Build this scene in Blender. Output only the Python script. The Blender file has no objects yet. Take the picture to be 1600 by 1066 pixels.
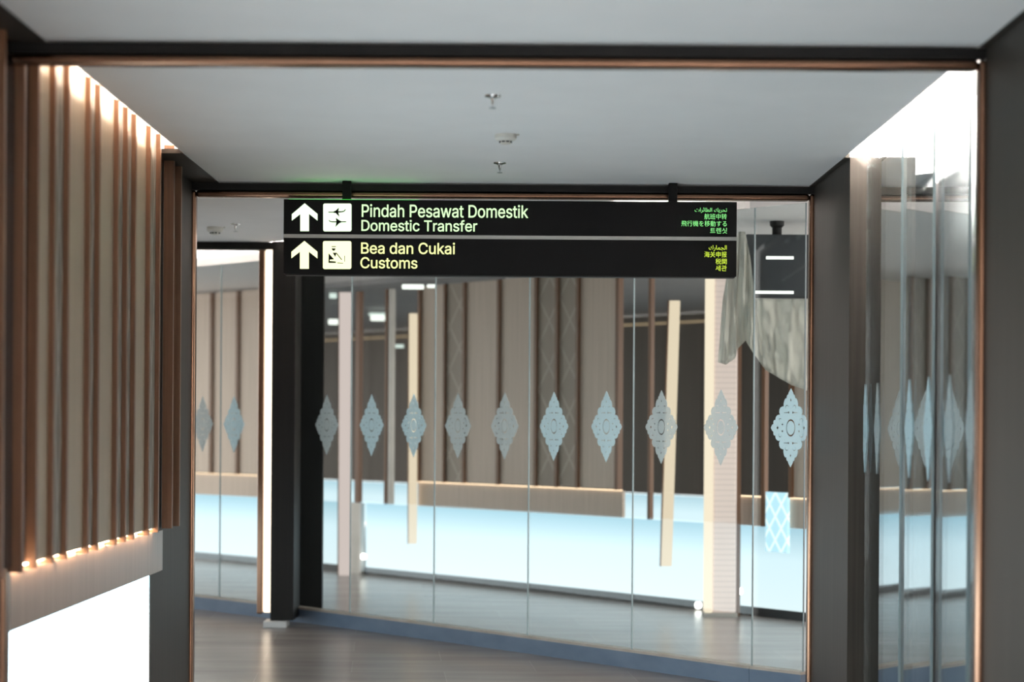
import bpy, bmesh, math, random
from mathutils import Matrix, Vector
random.seed(7)
scn = bpy.context.scene
COL = scn.collection

# ------------------------------------------------------------------ camera, world, exposure
F, ROLL, CH = 3111.0, 0.0065, 1.6           # focal length (px of a 1600 px frame), camera roll, camera height
VX, VY = 808.0, 666.0                        # principal point of the photo
cam_d = bpy.data.cameras.new('camera'); cam = bpy.data.objects.new('camera', cam_d); COL.objects.link(cam)
cam_d.sensor_width = 36; cam_d.lens = F / 1600 * 36
cam_d.shift_x = -(VX - 800) / 1600; cam_d.shift_y = (VY - 533) / 1600
cam.matrix_world = Matrix.Translation((0, 0, CH)) @ Matrix.Rotation(math.pi/2, 4, 'X') @ Matrix.Rotation(ROLL, 4, 'Z')
cam_d.dof.use_dof = True; cam_d.dof.focus_distance = 11.8; cam_d.dof.aperture_fstop = 1.5
cam_d.clip_end = 200
scn.camera = cam
w = bpy.data.worlds.new('world'); scn.world = w; w.use_nodes = True
w.node_tree.nodes['Background'].inputs[0].default_value = (1.0, 0.93, 0.88, 1)
w.node_tree.nodes['Background'].inputs[1].default_value = 1.15
scn.view_settings.view_transform = 'Standard'; scn.view_settings.look = 'None'
scn.view_settings.gamma = 1; scn.view_settings.use_curve_mapping = False
EX = 2.8
scn.view_settings.exposure = math.log2(EX)
cy = scn.cycles
cy.use_denoising = True; cy.transparent_max_bounces = 32; cy.max_bounces = 12
cy.glossy_bounces = 6; cy.diffuse_bounces = 5; cy.transmission_bounces = 8
cy.sample_clamp_indirect = 4.0; cy.caustics_reflective = False; cy.caustics_refractive = False
COVE_L, COVE_R, PANEL_NEAR, PANEL_FAR = 18.0, 300.0, 4.0, 0.40            # lamp strengths; the far panels are dimmed like reflections
WARM = (1.0, 0.70, 0.46); NEUT = (1.0, 0.93, 0.86)

# ------------------------------------------------------------------ geometry helpers
def un(px, py):
    return (px - VX + ROLL*(py - VY), py - VY - ROLL*(px - VX))
def W(px, py, d):
    x, y = un(px, py); return Vector((x*d/F, d, CH - y*d/F))
def gcurve(X): return 14.1526 - 1.1924*X - 0.0245*X*X      # foot of the angled glass wall
def wcurve(X): return 19.49 - 1.2075*X - 0.0248*X*X        # reflected wall, built as a corridor wall behind the glass
def fcurve(X): return 29.0 - 1.2*X                         # farthest wall of that reflected corridor
def hit(curve, px, py=666):
    x = un(px, py)[0] / F; X = 0.0
    for _ in range(60): X = 0.5*X + 0.5*x*curve(X)
    return Vector((X, curve(X)))
def nrm(a, b):                                             # normal of a->b that faces the camera
    t = (b - a).normalized(); n = Vector((t.y, -t.x))
    return n if n.y < 0 else -n

class MB:
    def __init__(s): s.v = []; s.f = []
    def prism(s, pts, z0, z1):
        n = len(pts); b = len(s.v)
        s.v += [(p[0], p[1], z0) for p in pts] + [(p[0], p[1], z1) for p in pts]
        s.f += [tuple(b + i for i in range(n))[::-1], tuple(b + n + i for i in range(n))]
        s.f += [(b + i, b + (i+1) % n, b + n + (i+1) % n, b + n + i) for i in range(n)]
        return s
    def box(s, x0, x1, y0, y1, z0, z1):
        return s.prism([(x0, y0), (x1, y0), (x1, y1), (x0, y1)], z0, z1)
    def slab(s, a, b, z0, z1, o0, o1):                     # board along a->b between two offsets towards the camera
        n = nrm(a, b); return s.prism([a + n*o1, b + n*o1, b + n*o0, a + n*o0], z0, z1)
    def lathe(s, prof, c=(0, 0, 0), seg=28):
        b = len(s.v)
        for r, z in prof:
            for k in range(seg):
                a = 2*math.pi*k/seg; s.v.append((c[0] + r*math.cos(a), c[1] + r*math.sin(a), c[2] + z))
        for i in range(len(prof) - 1):
            for k in range(seg):
                s.f.append((b + i*seg + k, b + i*seg + (k+1) % seg, b + (i+1)*seg + (k+1) % seg, b + (i+1)*seg + k))
        s.f.append(tuple(b + k for k in range(seg))); s.f.append(tuple(b + (len(prof)-1)*seg + k for k in range(seg)))
        return s
    def sweep(s, path, prof, closed=False):                # profile (u, v) swept on an x/z path at given y; u outward in plane, v depth
        raise NotImplementedError
def link(o, parent=None, kind=None):
    COL.objects.link(o)
    if parent is not None: o.parent = parent
    if kind: o['kind'] = kind
    return o
def mk(name, mb, mat, parent=None, bevel=0.0, smooth=False, kind=None, seg=2):
    org = Vector((0, 0, 0))
    if parent is not None:
        p = parent
        while p is not None: org += p.location; p = p.parent
        me_loc = Vector((0, 0, 0))
    else:
        xs = [Vector(v) for v in mb.v]
        me_loc = Vector(((min(v.x for v in xs)+max(v.x for v in xs))/2, (min(v.y for v in xs)+max(v.y for v in xs))/2, min(v.z for v in xs)))
        org = me_loc
    me = bpy.data.meshes.new(name)
    me.from_pydata([tuple(Vector(v) - org) for v in mb.v], [], mb.f)
    bm = bmesh.new(); bm.from_mesh(me); bmesh.ops.recalc_face_normals(bm, faces=bm.faces); bm.to_mesh(me); bm.free()
    me.materials.append(mat)
    o = bpy.data.objects.new(name, me); o.location = me_loc
    link(o, parent, kind)
    if smooth:
        for p in me.polygons: p.use_smooth = True
    if bevel:
        m = o.modifiers.new('bevel', 'BEVEL'); m.width = bevel; m.segments = seg; m.limit_method = 'ANGLE'
    return o
def thing(name, label, cat, loc=(0, 0, 0), group=None):
    o = bpy.data.objects.new(name, None); o.location = loc; o.empty_display_size = 0.1; COL.objects.link(o)
    o['label'] = label; o['category'] = cat
    if group: o['group'] = group
    return o
def tag(o, label, cat, group=None):
    o['label'] = label; o['category'] = cat
    if group: o['group'] = group
    return o

# ------------------------------------------------------------------ materials
def mat(name): 
    m = bpy.data.materials.new(name); m.use_nodes = True; return m, m.node_tree.nodes, m.node_tree.links
def tex(nd, lk, scale=(1, 1, 1), coord='Object'):
    tc = nd.new('ShaderNodeTexCoord'); mp = nd.new('ShaderNodeMapping'); mp.inputs['Scale'].default_value = scale
    lk.new(tc.outputs[coord], mp.inputs['Vector']); return mp.outputs['Vector']
def ramp(nd, lk, fac, stops):
    r = nd.new('ShaderNodeValToRGB'); e = r.color_ramp.elements
    while len(e) < len(stops): e.new(0.5)
    for i, (p, c) in enumerate(stops): e[i].position = p; e[i].color = (*c, 1)
    lk.new(fac, r.inputs[0]); return r.outputs[0]
def noisy(name, c0, c1, scale, rough=0.5, metal=0.0, nscale=1.0, spec=0.5, bump=0.0, detail=6):
    m, nd, lk = mat(name); b = nd['Principled BSDF']
    n = nd.new('ShaderNodeTexNoise'); n.inputs['Scale'].default_value = nscale; n.inputs['Detail'].default_value = detail
    lk.new(tex(nd, lk, scale), n.inputs['Vector'])
    lk.new(ramp(nd, lk, n.outputs['Fac'], [(0.3, c0), (0.7, c1)]), b.inputs['Base Color'])
    b.inputs['Roughness'].default_value = rough; b.inputs['Metallic'].default_value = metal
    b.inputs['Specular IOR Level'].default_value = spec
    if bump:
        bp = nd.new('ShaderNodeBump'); bp.inputs['Strength'].default_value = bump; bp.inputs['Distance'].default_value = 0.002
        lk.new(n.outputs['Fac'], bp.inputs['Height']); lk.new(bp.outputs[0], b.inputs['Normal'])
    return m
def emit(name, c, s):
    m, nd, lk = mat(name); nd.remove(nd['Principled BSDF'])
    e = nd.new('ShaderNodeEmission'); e.inputs[0].default_value = (*c, 1); e.inputs[1].default_value = s
    lk.new(e.outputs[0], nd['Material Output'].inputs[0]); return m
M = {}
M['ceiling'] = noisy('ceiling_paint', (.84, .835, .84), (.87, .865, .87), (1, 1, 1), .75, nscale=3, spec=.2)
M['cove'] = noisy('cove_paint', (.86, .84, .82), (.89, .87, .85), (1, 1, 1), .8, nscale=3, spec=.2)
M['bronze'] = noisy('bronze_sheet', (.034, .028, .023), (.052, .044, .037), (60, 60, .8), .52, .5, 1.0, .3)
M['bronze_dark'] = noisy('dark_bronze_sheet', (.008, .007, .0065), (.012, .011, .010), (40, 40, .8), .45, .3, 1.0, .2)
M['black'] = noisy('black_coating', (.006, .005, .005), (.010, .009, .0085), (8, 8, 8), .45, spec=.2)
M['copper'] = noisy('copper_trim', (.16, .088, .058), (.28, .16, .105), (1.2, 3, 1.2), .24, 1.0, 1.5)
M['pale'] = noisy('pale_oak', (.33, .262, .185), (.40, .32, .235), (90, 90, 1.0), .5, nscale=1.2, bump=.15)
M['fin'] = noisy('brown_teak', (.13, .058, .026), (.19, .088, .042), (70, 70, 1.2), .45, nscale=1.2, bump=.2)
M['rail'] = noisy('walnut_rail', (.27, .18, .13), (.36, .26, .20), (30, 30, .6), .32, nscale=1.4)
M['pale_far'] = noisy('pale_wood_beyond', (.53, .43, .355), (.61, .50, .42), (30, 30, 1.0), .5, nscale=1.2)
M['mirror'] = noisy('black_glass_strip', (.02, .02, .022), (.025, .025, .028), (1, 1, 1), .04, spec=1.0)
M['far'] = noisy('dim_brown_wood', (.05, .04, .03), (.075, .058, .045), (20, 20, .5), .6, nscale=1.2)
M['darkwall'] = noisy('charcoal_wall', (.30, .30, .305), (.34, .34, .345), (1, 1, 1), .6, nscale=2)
M['base'] = noisy('black_skirting', (.02, .025, .03), (.03, .035, .04), (3, 3, 3), .4)
M['plinth'] = noisy('blue_film', (.12, .17, .25), (.17, .23, .32), (3, 3, 6), .5, nscale=1.3)
M['tan'] = noisy('tan_gasket', (.42, .36, .30), (.55, .48, .42), (6, 6, 6), .5)
M['white_plastic'] = noisy('off_white_plastic', (.62, .60, .55), (.68, .66, .61), (4, 4, 4), .45)
M['chrome'] = noisy('chrome', (.5, .5, .5), (.65, .65, .65), (9, 9, 9), .2, 1.0)
M['darkvent'] = noisy('dark_vent', (.05, .05, .05), (.08, .08, .08), (9, 9, 9), .6)
M['sign'] = noisy('sign_black', (.004, .0035, .0035), (.006, .0055, .0055), (3, 3, 3), .5, spec=.12)
M['divider'] = noisy('grey_aluminium', (.42, .41, .38), (.50, .48, .45), (4, 4, 4), .45, .3)
M['edge'] = noisy('glass_edge', (.25, .32, .34), (.3, .38, .4), (3, 3, 3), .3)
M['white_base'] = noisy('white_block', (.6, .6, .6), (.7, .7, .7), (3, 3, 3), .5)
M['cove_led'] = emit('cove_led', (1.0, .80, .64), COVE_L)
M['cove_led_bright'] = emit('bright_cove_led', (1.0, .93, .87), COVE_R)
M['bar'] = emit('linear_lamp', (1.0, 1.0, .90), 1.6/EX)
M['bar_dim'] = emit('dim_linear_lamp', (.9, 1.0, .9), 1.0/EX)
M['glow_dim'] = emit('dim_warm_line', (1.0, .70, .42), .45/EX)
M['column_strip'] = emit('warm_column_strip', (1.0, .82, .62), 1.15/EX)
M['spot'] = emit('spot_lamp', (1.0, .95, .85), 8.0/EX)
M['warm_hot'] = emit('warm_strip_lamp', (1.0, .82, .62), 2.6/EX)
M['warm_soft'] = emit('soft_warm_strip_lamp', (1.0, .80, .58), .95/EX)
M['post_pink'] = emit('pink_white_lamp', (.92, .74, .68), .85/EX)
M['green_txt'] = emit('green_white_letters', (.62, 1.0, .50), 1.4/EX)
M['yellow_txt'] = emit('yellow_white_letters', (.92, 1.0, .38), 1.4/EX)
M['green_icon'] = emit('green_white_icon', (.72, 1.0, .62), 1.7/EX)
M['yellow_icon'] = emit('yellow_white_icon', (.93, 1.0, .50), 1.7/EX)
M['green_small'] = emit('green_letters', (.30, 1.0, .30), 1.15/EX)
M['yellow_small'] = emit('yellow_letters', (.74, 1.0, .08), 1.1/EX)
M['green_leak'] = emit('green_sign_lamp', (.10, 1.0, .12), 5.0/EX)

def lightpanel_mat(strength):
    # backlit opal panel: lamps along the foot, so it gives a little less light towards its upper edge
    m, nd, lk = mat('backlit_opal_panel'); nd.remove(nd['Principled BSDF'])
    tc = nd.new('ShaderNodeTexCoord'); sp = nd.new('ShaderNodeSeparateXYZ'); lk.new(tc.outputs['Object'], sp.inputs[0])
    c = ramp(nd, lk, sp.outputs['Z'], [(0.0, (.86, .97, 1.0)), (.42, (.78, .94, 1.0)), (.70, (.42, .64, .74))])
    n = nd.new('ShaderNodeTexNoise'); n.inputs['Scale'].default_value = 1.5; lk.new(tc.outputs['Object'], n.inputs['Vector'])
    e = nd.new('ShaderNodeEmission'); lk.new(c, e.inputs[0]); e.inputs[1].default_value = strength
    lk.new(e.outputs[0], nd['Material Output'].inputs[0]); return m
M['panel'] = lightpanel_mat(PANEL_FAR); M['panel_near'] = lightpanel_mat(PANEL_NEAR); M['panel_mid'] = lightpanel_mat(1.0)

def lattice_mat(name, base, line, sx, sz, rough=.55, width=.07, em=0.0):
    # diamond lattice drawn from two families of diagonal stripes (woven/etched pattern of the strip itself)
    m, nd, lk = mat(name); b = nd['Principled BSDF']
    tc = nd.new('ShaderNodeTexCoord'); sp = nd.new('ShaderNodeSeparateXYZ'); lk.new(tc.outputs['Object'], sp.inputs[0])
    def mth(op, a, bb=None, c=None):
        n = nd.new('ShaderNodeMath'); n.operation = op
        for i, v in enumerate((a, bb, c)):
            if v is None: continue
            if isinstance(v, (int, float)): n.inputs[i].default_value = v
            else: lk.new(v, n.inputs[i])
        return n.outputs[0]
    ln = nd.new('ShaderNodeVectorMath'); ln.operation = 'DOT_PRODUCT'; lk.new(tc.outputs['Object'], ln.inputs[0]); ln.inputs[1].default_value = (.0, 1.0, 0)
    u = mth('MULTIPLY', ln.outputs['Value'], sx); v = mth('MULTIPLY', sp.outputs['Z'], sz)
    p = mth('ABSOLUTE', mth('SUBTRACT', mth('FRACT', mth('ADD', u, v)), .5))
    q = mth('ABSOLUTE', mth('SUBTRACT', mth('FRACT', mth('SUBTRACT', u, v)), .5))
    l = mth('LESS_THAN', mth('MINIMUM', p, q), width)
    mx = nd.new('ShaderNodeMix'); mx.data_type = 'RGBA'; lk.new(l, mx.inputs[0])
    mx.inputs[6].default_value = (*base, 1); mx.inputs[7].default_value = (*line, 1)
    lk.new(mx.outputs[2], b.inputs['Base Color']); b.inputs['Roughness'].default_value = rough
    if em:
        lk.new(mx.outputs[2], b.inputs['Emission Color']); b.inputs['Emission Strength'].default_value = em
    return m
M['pattern'] = lattice_mat('woven_pattern_strip', (.19, .165, .135), (.38, .35, .30), 9.0, 1.6)
M['pattern_far'] = lattice_mat('woven_pattern_strip_beyond', (.34, .285, .235), (.46, .39, .33), 4.2, 2.3, width=.05)
M['pattern_lit'] = lattice_mat('etched_backlit_strip', (.50, .78, .92), (.85, .98, 1.0), 9.0, 5.0, width=.1, em=.8/EX)
M['pink_mesh'] = lattice_mat('pale_woven_lamp_cover', (.62, .50, .45), (.52, .42, .38), 30, 22, width=.1, em=.65/EX)

def glass_mat(name, ior, boost, tint=(.93, .97, .97)):
    m, nd, lk = mat(name); nd.remove(nd['Principled BSDF'])
    fr = nd.new('ShaderNodeFresnel'); fr.inputs[0].default_value = ior
    mu = nd.new('ShaderNodeMath'); mu.operation = 'MULTIPLY'; mu.use_clamp = True; mu.inputs[1].default_value = boost
    lk.new(fr.outputs[0], mu.inputs[0])
    ge = nd.new('ShaderNodeNewGeometry'); mi = nd.new('ShaderNodeMix'); mi.inputs[2].default_value = ior; mi.inputs[3].default_value = 1/ior
    lk.new(ge.outputs['Backfacing'], mi.inputs[0]); lk.new(mi.outputs[0], fr.inputs[0])
    g = nd.new('ShaderNodeBsdfGlossy'); g.inputs['Roughness'].default_value = 0.0; g.inputs[0].default_value = (.95, .98, 1, 1)
    t = nd.new('ShaderNodeBsdfTransparent'); t.inputs[0].default_value = (*tint, 1)
    mx = nd.new('ShaderNodeMixShader'); lk.new(mu.outputs[0], mx.inputs[0]); lk.new(t.outputs[0], mx.inputs[1]); lk.new(g.outputs[0], mx.inputs[2])
    lk.new(mx.outputs[0], nd['Material Output'].inputs[0]); return m
M['glass'] = glass_mat('clear_glass', 1.45, 0.65)
M['glass_side'] = glass_mat('reflective_glass', 2.1, 1.2)
def film_mat(name, c, alpha):
    m, nd, lk = mat(name); nd.remove(nd['Principled BSDF'])
    n = nd.new('ShaderNodeTexNoise'); n.inputs['Scale'].default_value = 30; lk.new(tex(nd, lk), n.inputs['Vector'])
    col = ramp(nd, lk, n.outputs['Fac'], [(.3, tuple(k*.94 for k in c)), (.7, c)])
    d = nd.new('ShaderNodeBsdfDiffuse'); lk.new(col, d.inputs[0])
    tl = nd.new('ShaderNodeBsdfTranslucent'); lk.new(col, tl.inputs[0])
    a = nd.new('ShaderNodeMixShader'); a.inputs[0].default_value = .5; lk.new(d.outputs[0], a.inputs[1]); lk.new(tl.outputs[0], a.inputs[2])
    t = nd.new('ShaderNodeBsdfTransparent')
    mx = nd.new('ShaderNodeMixShader'); mx.inputs[0].default_value = alpha; lk.new(t.outputs[0], mx.inputs[1]); lk.new(a.outputs[0], mx.inputs[2])
    lk.new(mx.outputs[0], nd['Material Output'].inputs[0]); return m
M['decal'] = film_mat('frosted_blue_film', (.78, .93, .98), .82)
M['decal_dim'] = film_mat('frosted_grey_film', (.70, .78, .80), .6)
M['sheet'] = film_mat('plastic_sheet', (.88, .87, .81), .72)

def floor_mat():
    m, nd, lk = mat('grey_floor_tile'); b = nd['Principled BSDF']
    v = tex(nd, lk, (1, 1, 1))
    rt = nd.new('ShaderNodeVectorRotate'); rt.inputs['Angle'].default_value = math.radians(-4); rt.rotation_type = 'Z_AXIS'; lk.new(v, rt.inputs['Vector'])
    br = nd.new('ShaderNodeTexBrick'); lk.new(rt.outputs[0], br.inputs['Vector'])
    br.inputs['Color1'].default_value = (.27, .245, .23, 1); br.inputs['Color2'].default_value = (.31, .28, .265, 1)
    br.inputs['Mortar'].default_value = (.345, .32, .305, 1); br.inputs['Scale'].default_value = 1.0
    br.inputs['Mortar Size'].default_value = .003; br.inputs['Brick Width'].default_value = 1.2; br.inputs['Row Height'].default_value = .6
    n = nd.new('ShaderNodeTexNoise'); n.inputs['Scale'].default_value = 1.6; n.inputs['Detail'].default_value = 8
    mp = nd.new('ShaderNodeMapping'); mp.inputs['Scale'].default_value = (.5, 2.5, 1); lk.new(v, mp.inputs[0]); lk.new(mp.outputs[0], n.inputs['Vector'])
    mx = nd.new('ShaderNodeMix'); mx.data_type = 'RGBA'; mx.blend_type = 'MULTIPLY'; mx.inputs[0].default_value = 1
    lk.new(br.outputs[0], mx.inputs[6]); lk.new(ramp(nd, lk, n.outputs['Fac'], [(.3, (.8, .8, .8)), (.7, (1.2, 1.2, 1.2))]), mx.inputs[7])
    lk.new(mx.outputs[2], b.inputs['Base Color']); b.inputs['Roughness'].default_value = .27; b.inputs['Specular IOR Level'].default_value = .6
    return m
M['floor'] = floor_mat()

# ------------------------------------------------------------------ sizes of the corridor
CZ = 3.05                                   # ceiling height
CL, CR = -1.797, 1.742                      # ceiling edges
JL, JR = -1.955, 1.77                       # jamb faces of the portals
D1, D2, D3 = 7.59, 11.965, 16.3             # portal planes
JF = 1.33                                   # depth of a portal

# ------------------------------------------------------------------ the setting
mk('floor', MB().box(-16, 8, -3, 44, -.12, 0), M['floor'], kind='structure')
mk('ceiling', MB().box(CL, CR, -3, D2, CZ, CZ+.03), M['ceiling'], kind='structure')
def gl(X, off=0.0):                         # point on the glass line, moved off towards the camera
    a = Vector((X, gcurve(X))); b = Vector((X+.01, gcurve(X+.01))); return a + nrm(a, b)*off
gx = [-5.5, -4.5, -3.5, -2.8, -2.1, -1.4, -.7, 0, .5, 1.0, 1.42]
poly = [gl(X, .40) for X in gx]
poly = [p for p in poly if p.y > D2+.03 and p.x < 1.75]
mk('ceiling', MB().prism([(-9, D2), (1.4, D2)] + [tuple(p) for p in reversed(poly)] + [(-9, poly[0].y)], CZ, CZ+.03), M['ceiling'], kind='structure')
# trough ceiling over the coves and over the angled glass
mk('ceiling', MB().box(-2.3, -1.40, -3, D2-.02, 3.32, 3.35), M['cove'], kind='structure')
mk('ceiling', MB().box(1.36, 2.36, -3, D2-.02, 3.32, 3.35), M['cove'], kind='structure')
mk('ceiling', MB().prism([gl(X, .90) for X in gx] + [gl(X, -.02) for X in reversed(gx)], 3.20, 3.23), M['cove'], kind='structure')
for nm, x in (('trim_1', CL), ('trim_2', CR)):
    pass
m_ = MB()
for a, b in zip(gx[:-1], gx[1:]): m_.slab(gl(a), gl(b), 3.085, 3.11, .66, .69)
tag(mk('cove_light', m_, M['cove_led_bright']), 'bright cove light strip along the top of the angled glass wall', 'cove light')
GT = 2.965                                  # top of the angled glass
f = MB()
for a, b in zip(gx[:-1], gx[1:]): f.slab(gl(a), gl(b), GT, 3.20, -.03, .012)
mk('trim_1', f, M['cove'], kind='structure')
# outer walls of the near corridor
mk('wall_left', MB().box(-2.3, -1.985, -3, D2-.04, 0, 3.32), M['cove'], kind='structure')
mk('wall_right', MB().box(2.36, 2.5, -3, D2-.04, 0, 3.05), M['darkwall'], kind='structure')
mk('trim_2', MB().box(2.36, 2.5, -3, D2-.04, 3.05, 3.32), M['cove'], kind='structure')
# ceilings of the space built behind the glass for its reflection
def strip(cv0, o0, cv1, o1, X0, X1, z, n=10, th=.3):
    xs = [X0 + (X1-X0)*i/n for i in range(n+1)]
    A = [Vector((x, cv0(x) + o0)) for x in xs]; B = [Vector((x*1.25, cv1(x*1.25) + o1)) for x in xs]
    return MB().prism([tuple(p) for p in A] + [tuple(p) for p in reversed(B)], z, z+th)
mk('ceiling', strip(gcurve, .05, wcurve, .4, -.1, 3.0, 3.05), M['ceiling'], kind='structure')
mk('ceiling', strip(gcurve, .05, wcurve, .4, -6.0, -.1, 3.17), M['ceiling'], kind='structure')
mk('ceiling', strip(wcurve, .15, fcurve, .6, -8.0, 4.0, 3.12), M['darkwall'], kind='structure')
P = [hit(wcurve, x) for x in (120, 310, 405)]

# ------------------------------------------------------------------ portals
def ring(xl, xr, zt, y0, y1, wd):
    m = MB()
    m.box(xl-wd, xl, y0, y1, 0, zt+wd); m.box(xr, xr+wd, y0, y1, 0, zt+wd); m.box(xl, xr, y0, y1, zt, zt+wd); return m
def portal(d, lab):
    t = thing('portal_frame', lab, 'portal frame', (0, d, 0))
    mk('jamb', MB().box(JL-.33, JL, d-JF, d-.03, 0, CZ), M['bronze'], t)
    mk('jamb', MB().box(JR, JR+.35, d-JF, d-.03, 0, CZ), M['bronze'], t)
    mk('jamb_cap', MB().box(JL, CL, d-JF, d-.03, CZ-.004, CZ+.02), M['bronze'], t)
    mk('jamb_cap', MB().box(CR, JR, d-JF, d-.03, CZ-.004, CZ+.02), M['bronze'], t)
    mk('lintel', MB().box(JL, JR, d-.05, d-.002, 3.003, CZ-.006), M['black'], t)
    mk('lintel', MB().box(JL-.3, JR+.3, d-.028, d+.10, CZ+.03, 3.32), M['black'], t)
    mk('copper_trim', ring(JL+.022, JR-.026, 2.962, d-.045, d+.03, .040), M['copper'], t, bevel=.016, seg=4)
    return t
portal(D1, 'nearest bronze portal with glowing copper trim framing the whole view')
portal(D2, 'second bronze portal with copper trim, right behind the hanging black sign')

# ------------------------------------------------------------------ left wall of the middle bay
def cladding(lab, fins, gaps, y0, y1):
    t = thing('slatted_wall_cladding', lab, 'wall cladding', (-1.95, (y0+y1)/2, 0))
    for k, d in enumerate(fins):
        mk('slat', MB().box(-1.948, -1.893, d, d+.032, 1.026, 3.13), M['fin'], t)
    for a, b, kind in gaps:
        nm, mm = {'p': ('oak_board', M['pale']), 'w': ('patterned_board', M['pattern']), 'm': ('mirror_strip', M['mirror'])}[kind]
        x = -1.915 if kind != 'm' else -1.930
        mk(nm, MB().box(-1.95, x, a, b, 1.048, 3.14), mm, t)
    return t
fd = [7.32, 7.62, 7.84, 8.12, 8.37, 8.79, 8.99, 9.41, 9.63, 9.84, 10.23, 10.51, 10.93, 11.17]
kinds = ['m', 'm', 'p', 'w', 'p', 'w', 'p', 'w', 'w', 'p', 'w', 'm']
gaps = [(a+.032, b, k) for a, b, k in zip(fd[:-2], fd[1:-1], kinds)]
gaps[-1] = (10.51+.032, 10.632, 'm')
cladding('tall oak wall cladding with brown slats and patterned strips, left of the sign', fd, gaps, 7.3, 11.2)
# fins 13 and 14 stand on the bronze jamb; rail and light panel below
tag(mk('wall_rail', MB().box(-1.98 if False else -1.954, -1.942, D1+.035, D2-JF+.30, .795, 1.02), M['rail'], bevel=.003),
    'smooth walnut rail under the slats, above the white light panel', 'rail')
tag(mk('glow_strip', MB().box(-1.940, -1.924, D1+.04, D2-JF-.02, 1.0445, 1.0475), emit('rail_glow_led', WARM, 24.0)),
    'thin warm light strip under the slats, along the top of the rail', 'light strip')
tag(mk('lightbox', MB().box(-1.984, -1.960, D1+.035, D2-JF-.005, .05, .795), M['panel_near']),
    'large white backlit panel low on the left wall under the walnut rail', 'light panel')
mk('baseboard_left', MB().box(-1.985, -1.962, D1-.02, D2-JF, 0, .05), M['base'], kind='structure')
# bay nearest the camera, same build, plainer because it lies outside the view
mk('baseboard_left', MB().box(-1.985, -1.955, -3, D1-JF-.01, 0, .10), M['base'], kind='structure')
tag(mk('lightbox', MB().box(-1.985, -1.950, -3, D1-JF-.02, .10, .795), M['panel_near']),
    'white backlit panel on the left wall on the near side of the nearest portal', 'light panel')
tag(mk('wall_rail', MB().box(-1.985, -1.938, -3, D1-JF-.02, .80, 1.02), M['rail']),
    'walnut rail on the left wall on the near side of the nearest portal', 'rail')
tag(mk('wall_board', MB().box(-1.985, -1.95, -3, D1-JF-.02, 1.03, 3.1), M['pale']),
    'oak wall board on the near side of the nearest portal', 'wall board')
# cove lamps
for x, y0, y1, lab in ((-1.63, D1+.15, D2-.1, 'warm cove light strip above the slatted wall between the two portals'),
                       (-1.63, -3, D1-.1, 'warm cove light strip above the left wall on the near side of the nearest portal'),
                       (1.60, D1+.15, D2-.1, 'bright cove light strip above the right glass between the two portals'),
                       (1.60, -3, D1-.1, 'bright cove light strip above the right glass on the near side of the nearest portal')):
    tag(mk('cove_light', MB().box(x-.012, x+.012, y0, y1, 3.165, 3.195), M['cove_led' if x < 0 else 'cove_led_bright']), lab, 'cove light')

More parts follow.
